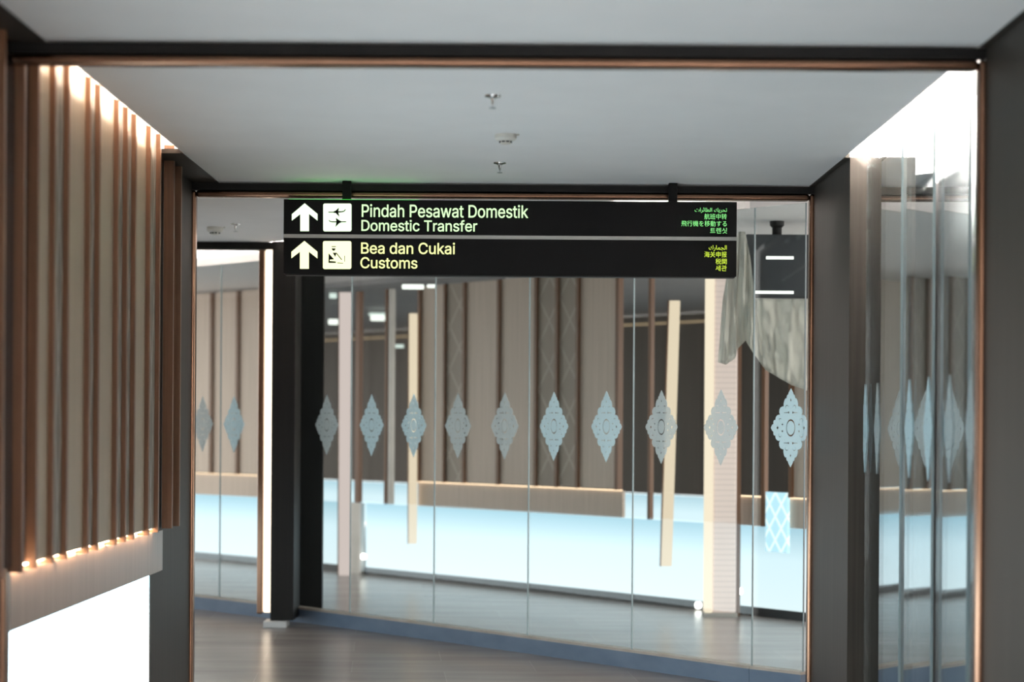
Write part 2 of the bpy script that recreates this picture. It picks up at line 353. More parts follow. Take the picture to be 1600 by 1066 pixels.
# ------------------------------------------------------------------ frosted ornament for the glass
def ornament_mesh():
    q = [(0, 1), (.05, .95), (.115, .885), (.12, .85), (.17, .84), (.205, .79), (.2, .75), (.26, .755), (.32, .70), (.355, .62), (.35, .55),
         (.42, .545), (.51, .52), (.57, .46), (.575, .385), (.53, .32), (.60, .335), (.69, .315), (.755, .265), (.77, .20),
         (.84, .195), (.875, .15), (.87, .10), (.94, .075), (1, 0)]
    out = q + [(x, -y) for x, y in q[-2::-1]] + [(-x, -y) for x, y in q[1:]] + [(-x, y) for x, y in q[-2:0:-1]]
    def ell(cx, cy_, rx, ry, n=24, rot=0.0):
        r = []
        for i in range(n):
            a = 2*math.pi*i/n; x, y = rx*math.cos(a), ry*math.sin(a)
            r.append((cx + x*math.cos(rot) - y*math.sin(rot), cy_ + x*math.sin(rot) + y*math.cos(rot)))
        return r
    def crescent(cx, cy_, r, sx, sy):
        pts = []
        for i in range(13):
            a = math.radians(-60 + 250*i/12); pts.append((cx + sx*r*math.cos(a), cy_ + sy*r*.62*math.sin(a)))
        for i in range(12, -1, -1):
            a = math.radians(-60 + 250*i/12); rr = r*(.58 + .3*abs(i-6)/6); pts.append((cx + sx*rr*math.cos(a), cy_ + sy*rr*.62*math.sin(a)))
        return pts
    loops = [out, ell(0, 0, .24, .225), ell(0, 0, .205, .195), ell(0, 0, .185, .175), ell(0, 0, .165, .158)]
    loops = [out, ell(0, 0, .235, .22), ell(0, 0, .19, .178)]
    for sx in (-1, 1):
        for sy in (-1, 1):
            loops.append(crescent(sx*.19, sy*.53, .085, sx, sy))
            loops.append(crescent(sx*.54, sy*.19, .085, sx, sy))
            loops.append([(sx*(.10+dx), sy*(.385+dy)) for dx, dy in ((-.035, 0), (0, -.035), (.035, -.006), (.25, -.004), (.25, .006), (.035, .012), (0, .05))])
            loops.append([(sx*(.42+dx), sy*(.085+dy)) for dx, dy in ((-.05, 0), (0, -.03), (.05, 0), (0, .035))])
        loops.append([(sx*.0, 0)]) if False else None
    for sy in (-1, 1):
        loops.append([(0, sy*.76), (.035, sy*.70), (0, sy*.66), (-.035, sy*.70)])
    loops.append([(-.72, 0), (-.66, .055), (-.61, 0), (-.66, -.055)]); loops.append([(.72, 0), (.66, .055), (.61, 0), (.66, -.055)])
    cu = bpy.data.curves.new('ornament', 'CURVE'); cu.dimensions = '2D'; cu.fill_mode = 'BOTH'; cu.extrude = .004
    for L in loops:
        s = cu.splines.new('POLY'); s.points.add(len(L)-1); s.use_cyclic_u = True
        for p, (x, y) in zip(s.points, L): p.co = (x, y, 0, 1)
    o = bpy.data.objects.new('tmp', cu); COL.objects.link(o); bpy.context.view_layer.update()
    me = bpy.data.meshes.new_from_object(o.evaluated_get(bpy.context.evaluated_depsgraph_get()))
    bpy.data.objects.remove(o)
    me.transform(Matrix(((1, 0, 0, 0), (0, 0, -1, 0), (0, 1, 0, 0), (0, 0, 0, 1))))     # stand it up: x, z in plane, y thin
    me.name = 'frosted_ornament'; me.materials.clear(); me.materials.append(None); return me
ORN = ornament_mesh()
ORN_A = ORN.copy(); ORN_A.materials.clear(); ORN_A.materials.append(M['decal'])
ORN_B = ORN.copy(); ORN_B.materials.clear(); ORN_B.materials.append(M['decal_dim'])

def pane(a, b, z0, z1, lab, decals, gm, hw=.152, hh=.24, side=False):
    """one glass pane from a to b with its ornaments; decals = [(distance fraction, bright?)]"""
    mid = (a+b)/2; t = thing('glass_screen', lab, 'glass screen', (mid.x, mid.y, z0))
    d = (b-a).normalized(); n = nrm(a, b)
    if side and n.x > 0: n = -n
    a2, b2 = a + d*.004, b - d*.004
    mk('pane', MB().slab(a2, b2, z0, z1, -.006, .006), gm, t)
    mk('polished_edge', MB().slab(b2 - d*.001, b2 + d*.003, z0, z1, -.006, .006), M['edge'], t)
    ang = math.atan2(d.y, d.x)
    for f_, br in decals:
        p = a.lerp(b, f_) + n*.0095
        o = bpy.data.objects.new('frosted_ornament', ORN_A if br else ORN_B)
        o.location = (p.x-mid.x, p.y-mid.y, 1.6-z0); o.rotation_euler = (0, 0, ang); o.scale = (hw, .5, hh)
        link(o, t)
    return t
# angled glass wall
gpx = [(200, None), (262, None), (345, None), (420, None), (549, None), (680, None), (827, None), (990, None), (1178, None), (1290, None)]
gp = [hit(gcurve, x) for x, _ in gpx]
gp[-1] = Vector((1.745, D2+.10))
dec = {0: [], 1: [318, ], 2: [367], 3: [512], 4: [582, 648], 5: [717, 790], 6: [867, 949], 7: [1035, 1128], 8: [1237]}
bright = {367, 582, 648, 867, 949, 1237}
labs = ['clear glass panel far left, partly behind the second portal, without an ornament in view',
        'clear glass panel next to the second portal\'s left jamb with a faint grey ornament',
        'far left clear glass panel with one pale blue ornament, left of the glowing strip',
        'clear glass panel beside the dark column with a single grey ornament',
        'clear glass panel in front of the dark alcove with two bright blue ornaments',
        'clear glass panel with two faint grey ornaments before the oak boards',
        'clear glass panel with two bright blue ornaments before the patterned boards',
        'clear glass panel with two grey ornaments before the lit posts',
        'rightmost angled glass panel with one large blue ornament beside the copper trim']
for i in range(len(gp)-1):
    a, b = gp[i], gp[i+1]; L = (b-a).length; ds = []
    for px in dec[i]:
        r = Vector((un(px, 666)[0]/F, 1.0))            # ray from the camera to the ornament
        den = r.x*(b-a).y - r.y*(b-a).x
        s = (a.y*r.x - a.x*r.y)/-den
        ds.append((s, px in bright))
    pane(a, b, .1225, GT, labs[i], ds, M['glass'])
pl = thing('glass_channel', 'low blue film covered floor channel carrying the angled glass wall', 'floor channel', (gp[4].x, gp[4].y, 0))
m1, m2 = MB(), MB()
for a, b in zip(gp[:-1], gp[1:]):
    m1.slab(a, b, 0, .105, -.05, .03); m2.slab(a, b, .105, .122, -.05, .028)
mk('film_cover', m1, M['plinth'], pl); mk('sealing_strip', m2, M['tan'], pl)

# side glass wall on the right
lat = [  # a (far), b (near), label, ornaments by photo x
    (Vector((1.86, D2-JF-.02)), Vector((1.863, 9.66)), 'narrow reflective glass panel against the right bronze jamb, with thin ornaments', [(1354, 1), (1373, 0)], .07),
    (Vector((1.876, 9.665)), Vector((1.861, 8.91)), 'reflective right glass panel with two slim blue ornaments, second from the jamb', [(1423, 1), (1453, 1)], .105),
    (Vector((1.887, 8.93)), Vector((1.861, 8.20)), 'reflective right glass panel with two faint ornaments, third from the jamb', [(1486, 0), (1520, 0)], .105),
    (Vector((1.880, 8.22)), Vector((1.870, 7.66)), 'short right glass panel right behind the near copper trim', [], .1)]
chn = thing('glass_channel', 'low blue film covered floor channel under the right side glass', 'floor channel', (1.87, 9.5, 0))
m1, m2 = MB(), MB()
for a, b, lab, dd, hw in lat:
    ds = []
    for px, br in dd:
        r = Vector((un(px, 666)[0]/F, 1.0)); e = b-a
        den = r.x*e.y - r.y*e.x; s = (a.y*r.x - a.x*r.y)/-den; ds.append((s, br))
    pane(a, b, .0505, 3.06, lab, ds, M['glass_side'], hw=hw, hh=.235, side=True)
    m1.slab(a, b, 0, .04, -.03, .02); m2.slab(a, b, .04, .05, -.03, .018)
mk('film_cover', m1, M['plinth'], chn); mk('sealing_strip', m2, M['tan'], chn)

# ------------------------------------------------------------------ third portal at the far left, with its lit column
X0 = W(437, 666, D3).x; X1 = W(472, 666, D3).x
t = thing('portal_frame', 'farthest dark portal at the left, its column standing in the angled glass wall', 'portal frame', ((X0+X1)/2, D3, 0))
mk('jamb', MB().box(X0, X1, D3-.55, D3-.1, .05, CZ), M['bronze_dark'], t)
n0 = W(472, 666, D3+.45); n1 = W(510, 666, D3+.55)
mk('jamb', MB().box(n0.x, n1.x, D3+.25, D3+.35, .05, CZ), M['bronze_dark'], t)  # added panel behind the glass in place of the column's reflection
mk('lintel', MB().box(-6.2, X0-.001, D3-.5, D3-.35, 2.99, CZ-.002), M['bronze_dark'], t)
mk('copper_trim', MB().box(W(404, 666, D3-.5).x, W(413, 666, D3-.5).x, D3-.55, D3-.45, .10, 2.985), M['copper'], t, bevel=.01)
lp = tag(mk('column_light', MB().box(W(414, 666, D3-.5).x, W(435, 666, D3-.5).x, D3-.53, D3-.42, .11, 2.985), M['warm_hot'], bevel=.01),
    'tall glowing warm white light strip on the left side of the dark column', 'light strip')
tag(mk('base_block', MB().box(W(414, 666, D3-.6).x, W(450, 666, D3-.6).x, D3-.63, D3-.40, 0, .048), M['white_base'], bevel=.004),
    'small white block on the floor under the dark column', 'base block')

# ------------------------------------------------------------------ corridor beyond the glass, solid stand-in for the reflection in the panes
def wp(px): return hit(wcurve, px)
def span(a, b, n=1):
    xs = [a + (b-a)*i/n for i in range(n+1)]; return [wp(x) for x in xs]
def wslab(px0, px1, z0, z1, o0, o1, n=1):
    m = MB(); p = span(px0, px1, n)
    for a, b in zip(p[:-1], p[1:]): m.slab(a, b, z0, z1, o0, o1)
    return m
def corr_clad(lab, fins, boards, zt, x0, x1):
    c = wp((x0+x1)/2); t = thing('slatted_wall_cladding', lab, 'wall cladding', (c.x, c.y, 0))
    for a, b, k in boards:
        mk({'p': 'oak_board', 'w': 'patterned_board'}[k], wslab(a, b, 1.03, zt, 0, .03), {'p': M['pale_far'], 'w': M['pattern_far']}[k], t)
    for a, b in fins: mk('slat', wslab(a, b, 1.02, zt, 0, .06), M['fin'], t)
    return t
corr_clad('reflected oak wall cladding beyond the glass, between the second portal and the glowing strip',
          [(333, 337), (374, 378)], [(180, 310, 'p'), (310, 333, 'p'), (337, 374, 'p'), (378, 470, 'p')], 3.15, 250, 470)
corr_clad('wide reflected oak cladding beyond the glass in the middle, with two patterned boards side by side',
          [(658, 662), (698.5, 701), (728.5, 732), (782, 786), (840.5, 844.5), (873.5, 877.5), (906, 910), (968, 973)],
          [(662, 698.5, 'p'), (701, 728.5, 'w'), (732, 782, 'p'), (786, 840.5, 'p'), (844.5, 873.5, 'w'), (877.5, 906, 'w'), (910, 968, 'p')], 3.045, 658, 973)
corr_clad('narrow reflected oak cladding beyond the glass beside the right portal jamb', [(1240, 1245)], [(1245, 1400, 'p')], 3.045, 1240, 1400)
def rail(px0, px1, lab):
    tag(mk('wall_rail', wslab(px0, px1, .765, 1.01, -.02, .012, 3), M['pale_far']), lab, 'rail')
    tag(mk('glow_strip', wslab(px0, px1, 1.011, 1.021, .012, .028, 3), emit('rail_glow_beyond', WARM, 2.2/EX)), lab.replace('walnut rail', 'warm glowing line on the rail'), 'light strip')
rail(180, 470, 'walnut rail beyond the glass left of the dark column')
rail(655, 975, 'walnut rail beyond the glass under the wide oak cladding')
rail(1150, 1400, 'walnut rail beyond the glass at the right portal jamb')
for a, b, lab in ((180, 470, 'reflected white backlit panel beyond the glass left of the dark column'),
                  (476, 548, 'reflected white backlit panel beyond the glass just right of the dark column'),
                  (573, 820, 'long reflected white backlit panel beyond the glass right of the grey post'),
                  (820, 1100, 'long reflected white backlit panel beyond the glass ending at the woven lamp column'),
                  (1157, 1400, 'reflected white backlit panel beyond the glass right of the woven lamp column')):
    tag(mk('lightbox', wslab(a, b, .075, .76, -.02, .0, 4), M['panel']), lab, 'light panel')
mk('baseboard_back', wslab(120, 1420, 0, .075, -.04, .012, 14), M['base'], kind='structure')
# posts of the openings
for a, b, m_, z1, lab in ((548, 572, 'divider', .762, 'short grey post between two white backlit panels'),):
    tag(mk('panel_post', wslab(a, b, .0, z1, .013, .06), M[m_], bevel=.004), lab, 'post')
for a, b, lab in ((560, 567, 'brown wooden post beyond the glass at the left of the dark opening'),
                  (606, 610, 'thin brown wooden post in the middle of the dark opening'),
                  (1018, 1022, 'thin brown wooden post in the opening left of the leaning lit post'),
                  (1196, 1201, 'thin brown wooden post right of the woven lamp column')):
    tag(mk('wooden_post', wslab(a, b, .765, 3.04, .0, .05), M['fin'], bevel=.004), lab, 'post')
tag(mk('metal_post', wslab(612, 617, .765, 3.04, .0, .05), M['divider'], bevel=.004), 'thin grey metal post beside the thin brown post in the dark opening', 'post')
# farthest wall of the stand-in corridor
p0, p1 = Vector((-11, fcurve(-11))), Vector((5.5, fcurve(5.5)))
mk('wall_back', MB().slab(p0, p1, .70, 3.10, -.1, 0), M['far'], kind='structure')
tag(mk('lightbox', MB().slab(p0, p1, .05, .69, -.1, .01), M['panel']), 'farthest reflected blue white backlit panel seen through the dark openings', 'light panel')
tag(mk('glow_strip', MB().slab(p0, p1, 2.98, 3.0, 0.0, .02), M['glow_dim']), 'dim warm glowing line high on the farthest brown wall', 'light strip')
# lit posts
def lit(name, px_t, y_t, px_b, y_b, d, wpx, m_, lab, side=None):
    a, b = W(px_t, y_t, d), W(px_b, y_b, d); hw = wpx/2*d/F; dp = .035
    t = thing(name, lab, 'lamp', (b.x, d, max(b.z, 0)))
    m = MB(); zb = max(b.z, 0.0)
    zb = 0.0 if zb < .2 else zb
    m.v = [(b.x-hw, d-dp, zb), (b.x+hw, d-dp, zb), (b.x+hw, d+dp, zb), (b.x-hw, d+dp, zb),
           (a.x-hw, d-dp, a.z), (a.x+hw, d-dp, a.z), (a.x+hw, d+dp, a.z), (a.x-hw, d+dp, a.z)]
    m.f = [(3, 2, 1, 0), (4, 5, 6, 7), (0, 1, 5, 4), (1, 2, 6, 5), (2, 3, 7, 6), (3, 0, 4, 7)]
    mk('diffuser', m, M[m_], t, bevel=.01, seg=3)
    k = MB(); e = .012; 
    k.v = [(x + (-hw-e if i % 4 in (0, 3) else -hw+.0), y, z) for i, (x, y, z) in enumerate([(b.x, d-dp, zb), (b.x+.0, d-dp, zb), (b.x, d+dp, zb), (b.x, d+dp, zb), (a.x, d-dp, a.z), (a.x, d-dp, a.z), (a.x, d+dp, a.z), (a.x, d+dp, a.z)])]
    k.f = m.f
    mk('brass_edge', k, M['copper'], t)
    return t
lit('lit_post', 540, 457, 539, 880, 21.2, 19, 'post_pink', 'tall pinkish white lit post beyond the glass, right of the dark column')
lit('lit_post', 646, 490, 645, 850, 20.62, 13, 'warm_soft', 'slim warm lit post beyond the glass, left of the wide oak cladding')
lit('lit_post', 1054, 470, 1041, 885, 17.68, 17, 'warm_soft', 'leaning warm lit post beyond the glass, left of the woven lamp column')
# woven lamp column
q = hit(wcurve, 1125); dq = 16.95
xa, xb, xc, xd = [W(v, 666, dq).x for v in (1101, 1113, 1150, 1157)]
t = thing('lamp_column', 'thick pale woven lamp column with a bright left edge, behind the plastic sheet', 'lamp column', ((xa+xc)/2, dq, 0))
mk('light_strip', MB().box(xa, xb, dq-.12, dq+.05, .03, 3.04), M['column_strip'], t, bevel=.012)
mk('woven_cover', MB().box(xb, xc, dq-.10, dq+.05, .03, 3.04), M['pink_mesh'], t, bevel=.02, seg=4)
mk('wooden_edge', MB().box(xc, xd, dq-.06, dq+.06, .0, 3.04), M['fin'], t)
mk('base', MB().box(xa-.01, xc+.01, dq-.13, dq+.06, 0, .03), M['divider'], t)
# etched lit strip
tag(mk('etched_light_panel', wslab(1205, 1239, .56, 1.06, .03, .06), M['pattern_lit']), 'small blue backlit panel etched with a lattice pattern, under the rightmost ornament', 'light panel')
# small lamps
def bar(name, px, py, d, wpx, hpx, m_, lab, z=None):
    c = W(px, py, d); k = d/F
    tag(mk(name, MB().box(c.x-wpx/2*k, c.x+wpx/2*k, d, d+.06, c.z-hpx/2*k, c.z+hpx/2*k), M[m_], bevel=.008, seg=3), lab, 'lamp')
bar('linear_lamp', 645, 448, 19.3, 34, 7, 'bar', 'long bright linear lamp under the ceiling just below the sign, left of the oak cladding')
bar('linear_lamp', 674, 447, 19.3, 14, 5, 'bar', 'short bright linear lamp at the top left corner of the wide oak cladding')
bar('linear_lamp', 525, 503, 25.0, 24, 8, 'bar', 'bright lamp beside the pinkish lit post, right of the dark column')
bar('linear_lamp', 520, 462, 22.6, 11, 8, 'bar_dim', 'small dim lamp high beside the dark column, above the bright one')
bar('linear_lamp', 590, 497, 26.0, 22, 8, 'bar', 'bright lamp hanging in the dark opening left of the thin brown post')
bar('linear_lamp', 593, 491, 26.2, 34, 4, 'bar_dim', 'dim lamp strip just above the bright lamp in the dark opening')
bar('linear_lamp', 624, 541, 26.0, 13, 5, 'bar_dim', 'smallest dim lamp low in the dark opening beside the slim lit post')
def marker(px, py, d, lab):
    c = W(px, py, d); t = tag(mk('marker_lamp', MB().lathe([(.001, -.03), (.022, -.026), (.030, -.01), (.030, .012), (.02, .028), (.001, .03)], (c.x, d, c.z), 20), M['spot'], smooth=True), lab, 'lamp')
q = wp(568); marker(568, 870, q.y-.14, 'tiny bright round lamp on the short grey post')
q = wp(1091); marker(1091, 946, q.y-.10, 'tiny bright round lamp at the foot of the woven lamp column, left side')
q = wp(1155); marker(1155, 924, q.y-.16, 'tiny bright round lamp at the right side of the woven lamp column')

# ------------------------------------------------------------------ covered hanging display behind the glass
db = 13.9
a, b = W(1166, 366, db), W(1310, 466, db)
t = thing('hanging_display', 'black display box hanging from a pole behind the glass, half wrapped in plastic', 'display', ((a.x+b.x)/2, db, b.z))
mk('housing', MB().box(a.x, b.x, db, db+.14, b.z, a.z), M['base'], t, bevel=.006)
c = W(1216, 366, db)
mk('pole', MB().lathe([(.034, 0), (.034, CZ-c.z-.012)], (c.x, db+.07, c.z-.0), 24), M['black'], t, smooth=False)
mk('flange', MB().lathe([(.035, -.045), (.050, -.03), (.052, 0)], (c.x, db+.07, CZ-.001), 24), M['black'], t)
k = db/F
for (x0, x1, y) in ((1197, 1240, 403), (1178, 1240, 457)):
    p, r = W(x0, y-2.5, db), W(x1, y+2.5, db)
    mk('reflection_bar', MB().box(p.x, r.x, db-.006, db+.002, r.z, p.z), M['bar'], t)  # glowing bars in place of lamp reflections on the dark screen
cols = [(1129, 470, 1122, 566), (1137, 425, 1134, 570), (1147, 380, 1149, 560), (1154, 362, 1152, 546), (1164, 362, 1165, 532), (1172, 400, 1176, 551),
        (1180, 466, 1196, 578), (1205, 467, 1216, 590), (1235, 467, 1237, 602), (1262, 467, 1262, 611), (1300, 467, 1300, 622)]
m = MB(); NR = 20; SUB = 5; grid = []
C2 = []
for i in range(len(cols)-1):
    for s in range(SUB): C2.append([u + (v-u)*s/SUB for u, v in zip(cols[i], cols[i+1])])
C2.append(list(cols[-1]))
for i, (xt, yt, xb_, yb) in enumerate(C2):
    row = []
    for j in range(NR+1):
        f_ = j/NR; px, py = xt + (xb_-xt)*f_, yt + (yb-yt)*f_
        dz = .035*math.sin(i*.9 + 2.2*f_) + .03*math.sin(i*.37 - 5*f_) + .02*math.sin(i*2.1 + 7*f_) + .008*math.sin(i*1.3 - 12*f_) + .018*random.uniform(-.5, .5)*f_
        row.append(W(px, py, db-.10 + dz))
    grid.append(row)
for r in grid: m.v += [tuple(p) for p in r]
n = NR+1
for i in range(len(grid)-1):
    for j in range(NR): m.f.append((i*n+j, (i+1)*n+j, (i+1)*n+j+1, i*n+j+1))
sh = mk('plastic_sheet', m, M['sheet'], smooth=True)
tag(sh, 'crumpled translucent plastic sheet draped over the black hanging display', 'plastic sheet')
so = sh.modifiers.new('solid', 'SOLIDIFY'); so.thickness = .0015

# ------------------------------------------------------------------ left side of the far bay (seen by the lamps and in the glass)
u0, u1 = Vector((-2.05, D2+.15)), Vector((-9.5, 19.6))
def lslab(z0, z1, o0, o1, a=0.0, b=1.0):
    d_ = (u1-u0).normalized(); n_ = Vector((-d_.y, d_.x)); n_ = n_ if n_.x > 0 else -n_; L_ = (u1-u0).length
    p_, q_ = u0 + d_*L_*a, u0 + d_*L_*b
    return MB().prism([p_ + n_*o0, q_ + n_*o0, q_ + n_*o1, p_ + n_*o1], z0, z1)
mk('wall_left', lslab(0, 3.2, -.1, 0), M['cove'], kind='structure')
mk('baseboard_left', lslab(0, .05, .001, .02), M['base'], kind='structure')
tag(mk('lightbox', lslab(.051, .795, .001, .02), M['panel_mid']), 'white backlit panel on the left wall behind the second portal', 'light panel')
tag(mk('wall_rail', lslab(.797, 1.02, .001, .035), M['rail']), 'walnut rail on the left wall behind the second portal', 'rail')
t = thing('slatted_wall_cladding', 'oak cladding with brown slats on the left wall behind the second portal', 'wall cladding', ((u0.x+u1.x)/2, (u0.y+u1.y)/2, 0))
for k in range(20):
    mk('oak_board', lslab(1.03, 3.04, .001, .03, k/20, (k+1)/20-.005), M['pale'], t); mk('slat', lslab(1.025, 3.04, .001, .05, (k+1)/20-.005, (k+1)/20), M['fin'], t)

# ------------------------------------------------------------------ ceiling fittings
def sprinkler(px, py, lab):
    d = (CZ-CH)*F/-un(px, py)[1]; c = W(px, py, d)
    t = thing('sprinkler', lab, 'sprinkler', (c.x, d, CZ))
    mk('escutcheon', MB().lathe([(.036, -.0005), (.035, -.006), (.018, -.010), (.013, -.013)], (c.x, d, CZ), 28), M['chrome'], t, smooth=False)
    mk('nozzle', MB().lathe([(.010, -.011), (.007, -.028), (.0035, -.045), (.004, -.052)], (c.x, d, CZ), 16), M['chrome'], t)
    mk('deflector', MB().lathe([(.004, -.052), (.015, -.054), (.015, -.057), (.003, -.058)], (c.x, d, CZ), 20), M['chrome'], t)
def detector(px, py, lab, s=1.0):
    d = (CZ-CH)*F/-un(px, py)[1]; c = W(px, py, d)
    t = thing('smoke_detector', lab, 'smoke detector', (c.x, d, CZ))
    mk('base', MB().lathe([(.054*s, -.0005), (.054*s, -.022*s), (.045*s, -.031*s), (.03*s, -.033*s)], (c.x, d, CZ), 36), M['white_plastic'], t, bevel=.002)
    mk('mounting_plate', MB().box(c.x+.02, c.x+.068*s, d-.012, d+.012, CZ-.005, CZ-.0006), M['white_plastic'], t)
    mk('sensor_cap', MB().lathe([(.028*s, -.033*s), (.027*s, -.044*s), (.024*s, -.048*s), (.004, -.049*s)], (c.x, d, CZ), 28), M['white_plastic'], t)
    for k in range(8):
        a_ = math.radians(k*45+22); r_ = .0265*s; x, y = c.x + r_*math.cos(a_), d + r_*math.sin(a_)
        mk('vent_slot', MB().box(x-.0075*s, x+.0075*s, y-.0035, y+.0035, CZ-.042*s, CZ-.035*s), M['darkvent'], t)
sprinkler(770, 149, 'chrome sprinkler nearest the first portal, left of the smoke detector')
sprinkler(781, 254, 'chrome sprinkler on the ceiling just above the hanging sign')
detector(790, 210, 'round off-white smoke detector on the ceiling between the two sprinklers')
detector(336, 355, 'smoke detector on the far ceiling seen left of the hanging sign', 1.15)
sprinkler(368, 350, 'small sprinkler on the far ceiling beside the sign\'s left edge')

# ------------------------------------------------------------------ the hanging sign
PLs, PRs = W(443, 369, 11.79), W(1151, 375, 11.79)
PA, PB = Vector((PLs.x, PLs.y)), Vector((PRs.x, PRs.y)); SL = (PB-PA).length; sd = (PB-PA)/SL
SC = (PA+PB)/2; zt, zb = W(797, 313.5, SC.y).z, W(797, 432, SC.y).z
sign = thing('hanging_sign', 'long black illuminated direction sign hanging from the ceiling with two lines of directions', 'sign', (SC.x, SC.y, zb))
sang = math.atan2(sd.y, sd.x); sign.rotation_euler = (0, 0, sang)
def sg(px, py):                              # photo point -> sign face coordinates (u along the sign from its centre, v above its foot)
    x, y = un(px, py); r = Vector((x/F, 1.0))
    den = r.x*sd.y - r.y*sd.x; s = (PA.y*r.x - PA.x*r.y)/-den
    p = PA + sd*s; return (s - SL/2, CH - y/F*p.y - zb)
H = zt - zb; vm0, vm1 = sg(797, 373.5)[1], sg(797, 369)[1]
def smk(name, mb, m_, par, bevel=0.0):       # mesh in the sign's local frame
    me = bpy.data.meshes.new(name); me.from_pydata(mb.v, [], mb.f)
    bm = bmesh.new(); bm.from_mesh(me); bmesh.ops.recalc_face_normals(bm, faces=bm.faces); bm.to_mesh(me); bm.free()
    me.materials.append(m_); o = bpy.data.objects.new(name, me); link(o, par)
    if bevel: q_ = o.modifiers.new('b', 'BEVEL'); q_.width = bevel; q_.segments = 2
    return o
vm0 += -.0015; vm1 += .0035
up = smk('sign_panel', MB().box(-SL/2, SL/2, 0, .09, vm1, H), M['sign'], sign, .002); up['label'] = 'upper black panel with green white letters for domestic transfer'
lo = smk('sign_panel', MB().box(-SL/2, SL/2, 0, .09, .008, vm0), M['sign'], sign, .002); lo['label'] = 'lower black panel with yellow white letters for customs'
smk('divider', MB().box(-SL/2, SL/2, .003, .087, vm0, vm1), M['divider'], sign)
smk('bottom_rail', MB().box(-SL/2+.01, SL/2-.01, .004, .086, 0, .008), M['black'], sign)
smk('top_lamp', MB().box(-SL/2+.03, -SL/2+.80, .003, .012, H+.0002, H+.0006), M['green_leak'], sign)['label'] = 'green light slot on the top of the sign'
for px in (541, 1052):
    u = sg(px, 313)[0]
    smk('hanger', MB().box(u-.026, u+.026, .02, .07, H, CZ-zb-.002), M['sign'], sign, .003)
def flat(name, loops, m_, par, th=.0008, y=-.0006, off=0.0):
    cu = bpy.data.curves.new(name, 'CURVE'); cu.dimensions = '2D'; cu.fill_mode = 'BOTH'; cu.extrude = th; cu.offset = off
    for L in loops:
        s = cu.splines.new('POLY'); s.points.add(len(L)-1); s.use_cyclic_u = True
        for p, (x, z) in zip(s.points, L): p.co = (x, z, 0, 1)
    o = bpy.data.objects.new('tmp', cu); COL.objects.link(o); bpy.context.view_layer.update()
    me = bpy.data.meshes.new_from_object(o.evaluated_get(bpy.context.evaluated_depsgraph_get())); bpy.data.objects.remove(o)
    me.transform(Matrix(((1, 0, 0, 0), (0, 0, -1, y), (0, 1, 0, 0), (0, 0, 0, 1)))); me.name = name
    me.materials.clear(); me.materials.append(m_); o = bpy.data.objects.new(name, me); return link(o, par)
def crop(x, y): return sg(440 + x*140/1066, 300 + y*140/1066)      # coordinates read off an enlarged cut of the photo
def arrow(par, m_, pts): flat('arrow', [[crop(*p) for p in pts]], m_, par)
arrow(up, M['green_icon'], [(275, 135), (428, 262), (428, 342), (327, 262), (327, 467), (222, 467), (222, 265), (122, 342), (122, 265)])
arrow(lo, M['yellow_icon'], [(272, 583), (427, 712), (427, 792), (325, 712), (325, 915), (218, 915), (218, 712), (117, 790), (117, 712)])
def rrect(x0, y0, x1, y1, r):
    pts = []
    for cx, cy_, a0 in ((x1-r, y0+r, -90), (x1-r, y1-r, 0), (x0+r, y1-r, 90), (x0+r, y0+r, 180)):
        for i in range(7):
            a = math.radians(a0 + 15*i); pts.append((cx + r*math.cos(a), cy_ + r*math.sin(a)))
    return pts
def icon(par, m_, rect, glyphs):
    t_ = flat('pictogram_plate', [[crop(*p) for p in rrect(*rect)]], m_, par)
    flat('pictogram', [], M['sign'], par) if False else None
    for g in glyphs: pass
    flat('pictogram', [[crop(*p) for p in g] for g in glyphs], M['sign'], par, .0006, -.0022)
plane1 = [(557, 236), (615, 236), (645, 222), (683, 186), (676, 230), (715, 230), (742, 224), (756, 204), (762, 208), (757, 226), (738, 238), (715, 243), (676, 247), (690, 298), (645, 252), (615, 247), (557, 247)]
plane2 = [(768, 350), (712, 350), (690, 340), (645, 308), (652, 350), (600, 350), (578, 345), (563, 333), (560, 340), (572, 355), (598, 362), (652, 363), (640, 418), (688, 372), (712, 362), (768, 361)]
icon(up, M['green_icon'], (495, 138, 832, 470, 22), [plane1, plane2])
officer = [[(596, 646), (646, 646), (646, 655), (596, 655)],
           [(596, 672), (642, 672), (638, 690), (625, 700), (611, 698), (600, 688)],
           [(607, 724), (655, 724), (720, 805), (712, 811), (650, 735), (640, 775)],
           [(560, 730), (626, 803), (575, 806), (573, 822), (646, 828), (646, 845), (558, 845)],
           [(664, 840), (732, 845), (732, 852), (664, 850)],
           [(747, 760), (754, 760), (753, 830), (747, 830)]]
icon(lo, M['yellow_icon'], (492, 585, 830, 918, 22), officer)
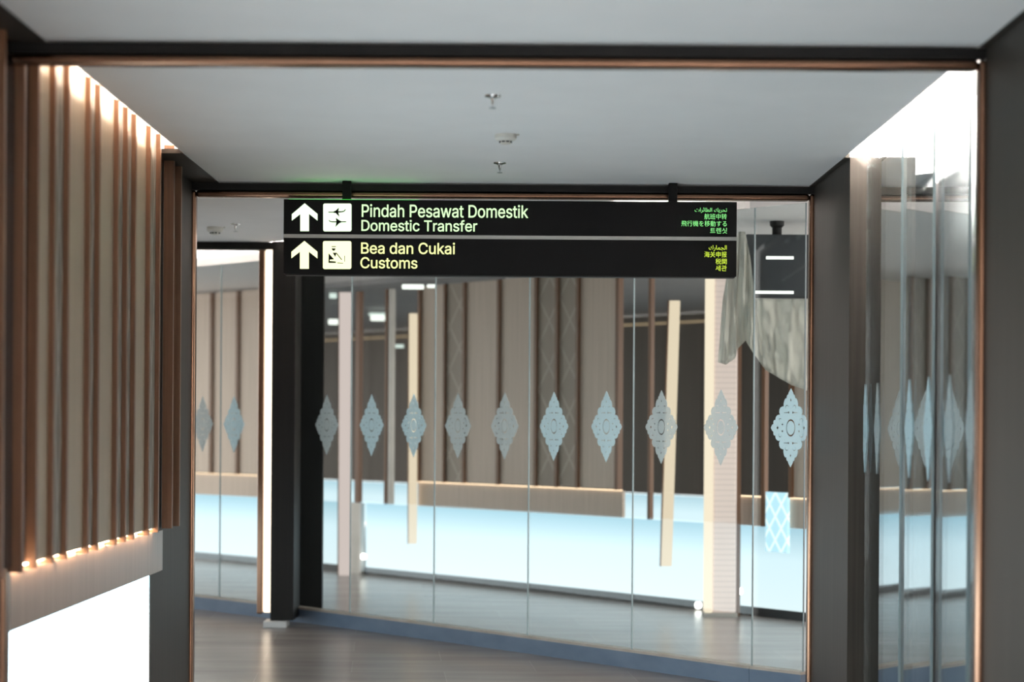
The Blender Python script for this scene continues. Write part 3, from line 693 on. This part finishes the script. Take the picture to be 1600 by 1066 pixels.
def words(s, x0, x1, ytop, ybot, m_, par, off=0.0, name='lettering'):
    """text scaled so that its outlines fill the photo box x0..x1, ytop..ybot"""
    cu = bpy.data.curves.new('tmp', 'FONT'); cu.body = s; cu.offset = off; cu.resolution_u = 3
    o = bpy.data.objects.new('tmp', cu); COL.objects.link(o); bpy.context.view_layer.update()
    me = bpy.data.meshes.new_from_object(o.evaluated_get(bpy.context.evaluated_depsgraph_get())); bpy.data.objects.remove(o)
    xs = [v.co.x for v in me.vertices]; ys = [v.co.y for v in me.vertices]
    (u0, v1), (u1, v0) = sg(x0, ytop), sg(x1, ybot)
    v1b = sg(x1, ytop)[1]; v0 = (v0 + sg(x0, ybot)[1])/2; v1 = (v1 + v1b)/2
    sx = (u1-u0)/(max(xs)-min(xs)); sy = (v1-v0)/(max(ys)-min(ys))
    me.transform(Matrix(((sx, 0, 0, u0-min(xs)*sx), (0, 0, -1, -.0012), (0, sy, 0, v0-min(ys)*sy), (0, 0, 0, 1))))
    me.materials.clear(); me.materials.append(m_); me.name = name
    return link(bpy.data.objects.new(name, me), par)
# letter outlines (advance, loops of x, y in thousandths), so that the Latin words keep the sign's plain grotesque shapes
GLYPHS = {' ':(188,[]),'B':(456,[(60,0,60,509,241,509,261,508,280,506,298,503,314,497,329,491,342,483,354,474,364,464,373,454,381,442,387,430,392,417,395,403,397,389,398,374,398,361,396,350,394,339,391,329,387,320,382,312,376,304,370,297,363,291,356,286,349,281,341,277,332,273,324,270,315,267,315,262,325,261,334,258,344,255,353,251,363,245,372,239,381,231,389,223,396,213,402,203,408,192,412,179,416,166,417,152,418,136,417,121,415,107,412,93,406,79,400,67,392,55,383,44,371,34,359,26,344,18,328,12,311,6,291,3,270,1,247,0),(125,57,245,57,267,58,287,61,304,65,318,72,330,80,339,89,346,100,351,111,354,124,355,137,355,147,353,157,350,166,347,175,342,184,337,192,330,199,323,206,315,212,306,218,296,223,285,226,274,229,261,231,248,231,125,231),(125,285,238,285,249,285,259,287,269,289,279,292,288,296,297,301,304,306,312,312,318,319,323,326,328,334,331,343,334,352,336,362,336,372,335,385,332,398,328,409,321,420,313,429,302,437,290,444,275,448,259,451,240,452,125,452)]),'C':(510,[(267,-7,241,-6,217,-2,193,5,171,14,150,25,130,39,113,55,97,73,82,93,70,115,59,139,51,166,45,193,41,223,40,254,41,285,45,315,51,343,59,369,70,393,82,415,97,436,113,454,130,470,150,484,171,495,193,504,217,511,241,515,267,516,282,516,297,514,312,512,326,508,340,504,354,499,367,494,379,487,391,480,402,471,413,462,423,452,432,442,440,430,448,418,455,406,461,392,465,378,470,363,473,348,408,348,405,358,402,368,398,378,394,386,389,395,384,403,378,410,372,416,365,422,357,428,350,434,342,438,333,442,324,446,315,449,306,452,297,454,287,455,277,456,267,456,249,455,231,452,215,447,199,441,184,432,170,422,156,410,145,397,134,381,125,364,117,345,111,325,107,303,104,279,103,254,104,229,107,206,111,184,117,164,125,145,134,128,145,112,157,99,170,86,184,76,199,68,215,61,232,57,249,54,267,53,277,53,287,54,297,55,306,57,315,60,324,63,333,67,342,71,350,75,357,81,365,87,372,93,378,99,384,106,389,114,394,123,398,131,402,140,405,150,408,160,473,160,470,145,466,131,461,117,455,103,448,91,440,79,432,67,423,57,413,47,402,38,391,29,379,22,367,15,354,10,341,5,327,1,313,-3,298,-5,282,-7)]),'D':(502,[(219,0,96,0,96,57,215,57,239,58,261,61,282,66,301,72,318,81,333,91,347,103,360,117,370,132,379,149,386,168,392,187,396,209,398,231,399,255,398,279,396,301,392,323,386,342,379,361,370,378,360,393,348,406,335,418,320,428,303,437,285,443,265,448,244,451,221,452,93,452,93,509,225,509,254,508,281,504,307,498,331,489,353,478,373,465,391,450,407,432,421,413,433,391,443,367,451,342,457,315,461,286,462,255,461,224,457,195,451,168,443,143,433,119,421,97,406,77,390,60,372,44,351,31,328,20,304,11,277,5,249,1),(125,509,125,0,60,0,60,509)]),'P':(445,[(60,0,60,509,125,509,125,0),(60,509,235,509,258,508,279,506,298,501,316,495,332,487,347,478,360,468,371,456,381,444,390,430,397,415,402,399,406,383,408,366,409,348,408,330,406,313,402,296,397,280,390,265,381,251,371,239,360,227,347,216,332,207,316,199,298,194,279,189,258,187,235,186,109,186,109,242,233,242,248,243,262,244,275,247,287,251,297,256,306,262,314,269,321,276,328,285,333,294,337,304,340,314,342,325,344,336,344,348,344,360,342,371,340,382,337,392,333,402,328,411,321,419,314,426,306,433,297,439,286,444,275,447,262,450,247,452,232,452,60,452)]),'T':(449,[(32,452,32,509,417,509,417,452,257,452,257,0,193,0,193,452)]),'a':(389,[(160,-9,146,-8,132,-7,119,-4,106,0,94,5,83,11,73,18,63,26,55,35,48,45,42,56,36,67,33,80,31,93,30,108,31,121,32,132,35,143,39,152,43,161,49,169,55,176,62,182,69,188,78,193,87,198,96,202,105,205,115,208,125,211,178,220,234,227,265,235,269,238,272,241,274,245,276,249,276,255,276,257,276,266,275,274,273,282,270,290,267,297,263,303,258,309,253,314,247,318,240,322,232,325,224,328,215,330,206,331,196,331,185,331,175,330,166,328,157,325,149,322,142,319,135,315,129,310,123,306,118,301,100,274,41,291,47,304,53,316,61,327,69,337,79,346,89,354,99,361,110,366,121,371,133,375,145,378,157,381,169,383,182,384,194,384,203,384,211,383,220,382,230,381,239,379,249,377,258,374,268,370,277,366,286,360,295,354,303,347,310,339,316,330,322,320,327,309,332,297,335,283,336,268,337,251,337,0,277,0,277,52,272,52,252,25,246,19,239,14,232,9,224,5,215,1,206,-2,195,-5,185,-7,173,-9),(170,45,183,46,196,47,207,50,218,54,228,59,237,65,244,71,252,78,258,85,263,93,267,102,271,110,274,119,275,129,276,138,276,190,259,182,231,176,200,171,175,168,134,159,127,156,120,152,114,148,108,144,103,139,99,134,96,128,94,121,92,113,92,105,92,97,94,90,95,84,98,78,102,72,106,67,111,63,117,59,123,55,130,52,137,50,145,48,153,46,161,45)]),'c':(396,[(207,-8,187,-7,168,-4,150,1,133,7,117,16,102,27,89,39,76,53,66,68,56,85,48,103,42,122,37,143,35,165,34,187,35,210,37,233,42,253,48,273,56,291,66,308,76,323,89,337,102,349,117,360,133,369,150,375,168,380,187,383,207,384,218,384,229,383,239,382,250,380,260,377,270,374,279,370,288,366,297,361,305,356,313,350,320,344,327,337,334,330,340,322,346,314,351,305,355,296,359,287,362,277,303,262,290,289,270,311,242,325,207,330,192,329,179,327,167,323,155,317,145,310,136,302,127,292,120,282,113,271,108,258,104,245,100,231,98,217,96,202,96,187,96,172,98,158,100,144,104,130,108,117,113,105,120,94,127,84,136,74,145,66,155,59,167,53,179,49,192,47,207,46,243,52,271,66,292,89,304,117,363,102,360,92,356,82,352,73,347,65,341,56,335,48,329,41,322,34,314,27,306,21,298,16,289,11,280,6,271,2,261,-1,251,-4,240,-6,229,-7,218,-8)]),'d':(424,[(195,-8,177,-7,159,-4,142,1,126,7,111,16,97,26,85,38,73,52,64,67,55,84,47,103,42,122,37,143,35,166,34,189,35,212,37,234,42,255,47,275,55,293,64,310,74,325,86,339,98,351,112,361,127,369,143,376,160,380,177,383,196,384,209,384,222,382,233,380,244,377,253,373,262,368,269,363,276,358,282,352,287,346,306,319,311,319,311,509,372,509,372,0,313,0,313,59,307,59,287,31,281,25,275,19,268,14,261,9,252,4,243,0,233,-4,221,-6,209,-8),(205,47,218,48,230,50,242,53,253,59,263,65,272,73,280,82,287,92,294,103,299,115,304,128,307,142,310,157,312,173,312,189,312,205,310,221,308,236,304,250,300,263,295,275,288,286,281,296,272,304,263,312,253,318,242,324,231,327,218,329,205,330,191,329,178,327,166,323,155,318,145,311,136,303,127,294,120,284,113,273,108,261,104,248,100,234,98,220,96,205,96,189,96,173,98,158,101,144,104,130,109,117,114,104,121,93,128,83,136,74,145,66,155,59,166,54,178,50,191,48)]),'e':(404,[(212,-8,190,-7,170,-4,151,1,133,7,117,16,102,27,88,39,76,53,65,68,56,85,48,103,42,122,37,143,35,164,34,187,35,210,37,231,42,252,47,272,55,290,64,307,75,322,87,336,100,348,115,359,131,368,148,375,166,380,185,383,205,384,217,384,230,382,242,381,254,378,266,374,277,369,288,364,299,357,309,350,319,341,328,331,337,321,344,309,351,296,357,282,362,267,366,250,369,233,370,214,371,194,371,169,310,169,310,202,310,217,308,231,306,244,302,257,298,269,293,280,287,290,279,299,272,307,263,314,253,320,242,324,231,328,218,329,205,330,192,329,179,327,167,324,156,319,146,313,137,306,129,298,121,290,115,280,109,270,104,259,101,247,98,235,96,223,96,211,96,178,97,162,98,146,101,132,105,118,110,106,116,95,124,85,132,76,141,68,151,61,162,56,173,51,185,48,198,47,212,46,221,46,230,47,238,48,246,50,254,53,261,56,268,59,274,63,280,68,285,73,306,105,365,91,361,79,356,68,350,58,343,48,335,39,326,30,316,23,306,16,295,10,283,4,270,0,256,-4,242,-6,227,-8),(80,169,80,221,320,221,320,169)]),'f':(254,[(228,379,228,327,6,327,6,379),(81,0,81,432,82,444,83,456,86,467,91,477,96,486,102,494,109,501,117,508,126,514,135,519,145,523,155,526,166,528,176,530,187,530,222,527,243,521,227,468,215,472,195,474,184,473,175,472,167,469,160,465,154,460,150,454,146,447,144,439,142,429,142,419,142,0)]),'h':(410,[(114,227,114,0,53,0,53,509,114,509,114,287,102,287,110,307,119,324,129,339,140,352,152,362,166,370,180,376,195,381,211,383,227,384,242,383,257,382,270,379,283,374,295,369,306,362,317,353,326,344,334,333,341,321,347,307,351,292,355,276,356,259,357,240,357,0,296,0,296,235,295,252,292,268,288,281,281,294,273,304,263,313,252,320,240,325,225,328,210,329,199,329,189,327,179,325,170,321,161,317,152,312,145,306,138,299,132,292,126,283,122,273,118,263,116,252,114,240)]),'i':(167,[(53,0,53,379,114,379,114,0),(84,443,77,443,71,445,65,447,59,451,54,455,49,460,46,465,43,470,41,477,41,483,41,489,43,496,46,502,49,507,54,512,59,516,65,520,71,522,77,524,84,524,91,524,97,522,103,520,109,516,114,512,118,507,122,502,124,496,126,489,126,483,126,477,124,470,122,465,118,460,114,455,109,451,103,447,97,445,91,443)]),'k':(381,[(110,137,110,212,121,212,154,245,186,279,219,312,251,346,284,379,360,379,184,199,177,199),(53,0,53,509,114,509,114,0),(294,0,148,186,191,229,372,0)]),'m':(610,[(53,0,53,379,112,379,112,295,108,295,111,307,115,318,120,328,126,337,132,346,139,353,147,360,155,366,163,371,172,376,181,380,190,383,200,384,209,386,219,386,235,385,250,382,264,377,276,370,287,361,297,350,305,338,312,325,317,311,321,295,312,295,315,306,320,316,324,325,330,334,337,343,345,351,353,358,362,364,371,370,381,375,391,379,402,382,413,384,425,386,437,386,450,385,462,384,474,381,486,377,497,372,507,366,517,358,526,349,534,339,541,328,547,316,551,303,554,288,556,272,557,255,557,0,496,0,496,254,495,269,492,283,488,295,481,305,473,313,463,319,453,324,442,327,431,329,419,330,409,330,400,328,391,327,382,324,374,320,367,315,361,310,355,304,350,297,345,290,342,282,339,274,337,266,335,256,335,247,335,0,274,0,274,260,273,272,271,283,266,293,261,303,253,311,244,318,234,323,223,327,212,329,199,330,191,330,182,328,174,327,166,324,158,320,150,315,143,310,137,304,131,297,126,289,122,281,118,271,116,261,114,250,114,238,114,0)]),'n':(410,[(114,227,114,0,53,0,53,379,112,379,112,287,102,287,110,307,119,324,129,339,140,352,152,362,166,370,180,376,195,381,211,383,227,384,242,383,257,382,270,379,283,374,295,369,306,362,316,353,326,344,334,333,341,321,347,307,351,292,355,276,356,259,357,240,357,0,296,0,296,235,295,252,292,268,288,281,281,294,273,304,263,313,252,320,240,325,225,328,210,329,199,329,189,327,179,325,170,321,161,317,152,312,145,306,138,299,132,292,126,283,122,273,118,263,116,252,114,240)]),'o':(415,[(207,-8,187,-7,168,-4,150,1,133,7,117,16,102,27,89,39,76,53,66,68,56,85,48,103,42,122,37,143,35,165,34,187,35,210,37,233,42,253,48,273,56,291,66,308,76,323,89,337,102,349,117,360,133,369,150,375,168,380,187,383,207,384,228,383,247,380,265,375,283,369,299,360,314,349,327,337,339,323,350,308,359,291,367,273,373,253,378,233,380,210,381,187,380,165,378,143,373,122,367,103,359,85,350,68,339,53,327,39,314,27,299,16,283,7,265,1,247,-4,228,-7),(207,46,222,47,236,49,248,53,260,59,270,66,280,74,288,84,295,94,302,105,307,117,311,130,315,144,317,158,319,172,319,187,319,202,317,217,315,231,311,245,307,258,302,271,295,282,288,292,280,302,270,310,260,317,248,323,236,327,222,329,207,330,192,329,179,327,167,323,155,317,145,310,136,302,127,292,120,282,113,271,108,258,104,245,100,231,98,217,96,202,96,187,96,172,98,158,100,144,104,130,108,117,113,105,120,94,127,84,136,74,145,66,155,59,167,53,179,49,192,47)]),'r':(259,[(53,0,53,379,112,379,112,321,115,321,120,332,126,342,134,351,142,359,152,367,163,373,175,379,187,382,200,384,213,385,229,384,243,384,243,322,230,324,207,326,196,326,186,324,177,322,168,319,159,315,151,310,144,304,137,298,131,291,126,284,122,275,118,267,116,257,114,247,114,237,114,0)]),'s':(365,[(182,-8,167,-8,152,-6,138,-4,125,-1,112,3,100,8,90,14,79,22,70,29,62,38,55,47,48,58,43,69,39,81,36,94,94,107,98,95,102,84,108,75,116,67,124,60,133,55,144,50,155,47,168,46,181,45,196,46,211,48,223,51,234,56,244,62,253,69,259,77,264,85,267,94,268,103,267,111,266,118,263,124,259,130,254,136,248,141,241,145,232,149,223,152,212,155,149,170,130,175,112,182,97,190,83,198,72,208,63,219,56,231,51,244,48,258,47,274,48,287,50,299,53,311,59,322,65,332,73,341,82,350,92,357,103,364,115,370,128,375,142,379,156,382,171,384,187,384,202,384,216,382,230,380,242,376,254,372,264,367,274,361,283,355,291,347,299,339,305,330,311,321,316,311,321,301,324,290,268,277,265,286,260,294,256,301,250,309,243,316,235,322,225,327,214,330,201,332,187,333,174,332,162,330,151,327,140,323,131,317,123,310,117,303,112,295,110,286,109,277,110,269,111,262,114,255,119,249,124,243,131,238,139,234,148,230,160,226,172,223,229,209,249,204,267,197,282,189,295,181,306,171,315,160,322,149,327,136,330,122,331,107,330,94,328,81,324,69,319,58,312,47,304,37,295,28,284,20,273,12,260,6,246,1,231,-3,215,-6,199,-7)]),'t':(227,[(204,379,204,327,6,327,6,379),(65,471,126,471,126,98,126,88,128,80,129,73,132,66,136,61,141,57,146,54,153,52,161,50,170,50,185,51,202,54,213,2,192,-3,168,-4,150,-3,133,0,117,5,104,12,92,21,82,32,75,45,69,59,66,75,65,93)]),'u':(410,[(182,-5,167,-4,153,-3,140,1,127,5,115,11,104,18,93,26,84,35,76,47,69,59,63,72,59,87,55,103,54,120,53,139,53,379,114,379,114,144,115,127,117,111,122,98,128,85,137,75,147,66,158,59,170,54,185,51,200,50,211,50,221,52,231,54,240,58,249,62,258,67,265,73,272,80,278,88,283,97,288,106,291,117,294,128,296,140,296,153,296,379,357,379,357,0,298,0,298,92,307,92,299,72,291,55,281,40,269,27,257,17,244,9,229,3,215,-2,199,-4)]),'w':(567,[(138,0,115,76,92,152,69,227,46,303,23,379,87,379,96,346,106,313,115,280,124,247,133,214,154,137,175,41,165,41,186,135,206,214,252,379,316,379,325,346,335,313,344,280,353,247,362,214,382,136,402,41,391,41,413,135,434,214,480,379,545,379,522,303,499,227,475,152,452,76,429,0,368,0,319,172,305,225,291,280,277,338,291,338,277,280,263,225,248,172,199,0)])}
def latin(s, x0, x1, ytop, ybot, m_, par):
    shapes, x = [], 0.0
    area = lambda p: sum(p[i][0]*p[(i+1) % len(p)][1] - p[(i+1) % len(p)][0]*p[i][1] for i in range(len(p)))
    for ch in s:
        adv, ls = GLYPHS[ch]; L_ = [[(x + L[i]/1000, L[i+1]/1000) for i in range(0, len(L), 2)] for L in ls]
        solid = [p for p in L_ if area(p) < 0]; holes = [p for p in L_ if area(p) >= 0]
        for k, p in enumerate(solid): shapes.append([p] + (holes if k == 0 else []))
        x += adv/1000*.985
    xs = [p[0] for S in shapes for L in S for p in L]; ys = [p[1] for S in shapes for L in S for p in L]
    (u0, v1a), (u1, v0a) = sg(x0, ytop), sg(x1, ybot); v1 = (v1a + sg(x1, ytop)[1])/2; v0 = (v0a + sg(x0, ybot)[1])/2
    sx, sy = (u1-u0)/(max(xs)-min(xs)), (v1-v0)/(max(ys)-min(ys))
    bm = bmesh.new()
    for S in shapes:
        o = flat('stroke', [[(u0 + (p[0]-min(xs))*sx, v0 + (p[1]-min(ys))*sy) for p in L] for L in S], m_, par, .0006, -.0012, .0009)
        bm.from_mesh(o.data); me_ = o.data; bpy.data.objects.remove(o); bpy.data.meshes.remove(me_)
    me = bpy.data.meshes.new('lettering'); bm.to_mesh(me); bm.free(); me.materials.append(m_)
    return link(bpy.data.objects.new('lettering', me), par)
latin('Pindah Pesawat Domestik', 565.5, 825, 320.0, 340.0, M['green_txt'], up)
latin('Domestic Transfer', 565, 745.5, 344.0, 361.5, M['green_txt'], up)
latin('Bea dan Cukai', 564.5, 710.5, 379.2, 397.0, M['yellow_txt'], lo)
latin('Customs', 563.5, 652, 402.3, 419.5, M['yellow_txt'], lo)
AR1 = '\u062a\u062d\u0631\u064a\u0643 \u0627\u0644\u0637\u0627\u0626\u0631\u0627\u062a'
ar1 = '\ufe95\ufe8d\ufeae\ufe8b\ufe8e\ufec4\ufedf\ufe8d \ufeda\ufef3\ufeae\ufea4\ufe97'
ar2 = '\ufed9\ufead\ufe8e\ufee4\ufea0\ufedf\ufe8d'
for s, x0, x1, yt, yb, m_, par in ((ar1, 1085.5, 1136, 324.5, 333.0, 'green_small', up), ('航班中转', 1100.5, 1135.5, 334.0, 343.0, 'green_small', up),
        ('飛行機を移動する', 1064.5, 1135.5, 345.0, 354.0, 'green_small', up), ('트렌싯', 1109.5, 1136, 356.0, 365.0, 'green_small', up),
        (ar2, 1107.5, 1135.5, 383.3, 392.5, 'yellow_small', lo), ('海关申报', 1100.5, 1135.5, 393.2, 402.3, 'yellow_small', lo),
        ('税関', 1118, 1135.5, 404.2, 413.2, 'yellow_small', lo), ('세관', 1118, 1135.5, 414.8, 423.8, 'yellow_small', lo)):
    words(s, x0, x1, yt, yb, M[m_], par)

# ------------------------------------------------------------------ groups of look-alike things
GROUPS = {'portal_frame': 'bronze portals along the corridor', 'slatted_wall_cladding': 'slatted oak wall claddings', 'wall_rail': 'rails above the backlit panels',
          'glow_strip': 'thin warm light lines on the walls', 'lightbox': 'white backlit wall panels', 'cove_light': 'cove light strips above the ceiling edges',
          'glass_screen': 'glass screens with frosted ornaments', 'glass_channel': 'blue floor channels under the glass', 'lit_post': 'slim lit posts beyond the glass',
          'wooden_post': 'brown posts beyond the glass', 'linear_lamp': 'small lamps beyond the glass', 'marker_lamp': 'tiny round lamps beyond the glass',
          'sprinkler': 'ceiling sprinklers', 'smoke_detector': 'ceiling smoke detectors'}
for o in bpy.data.objects:
    if o.parent is None and 'label' in o and o.name.split('.')[0] in GROUPS: o['group'] = GROUPS[o.name.split('.')[0]]
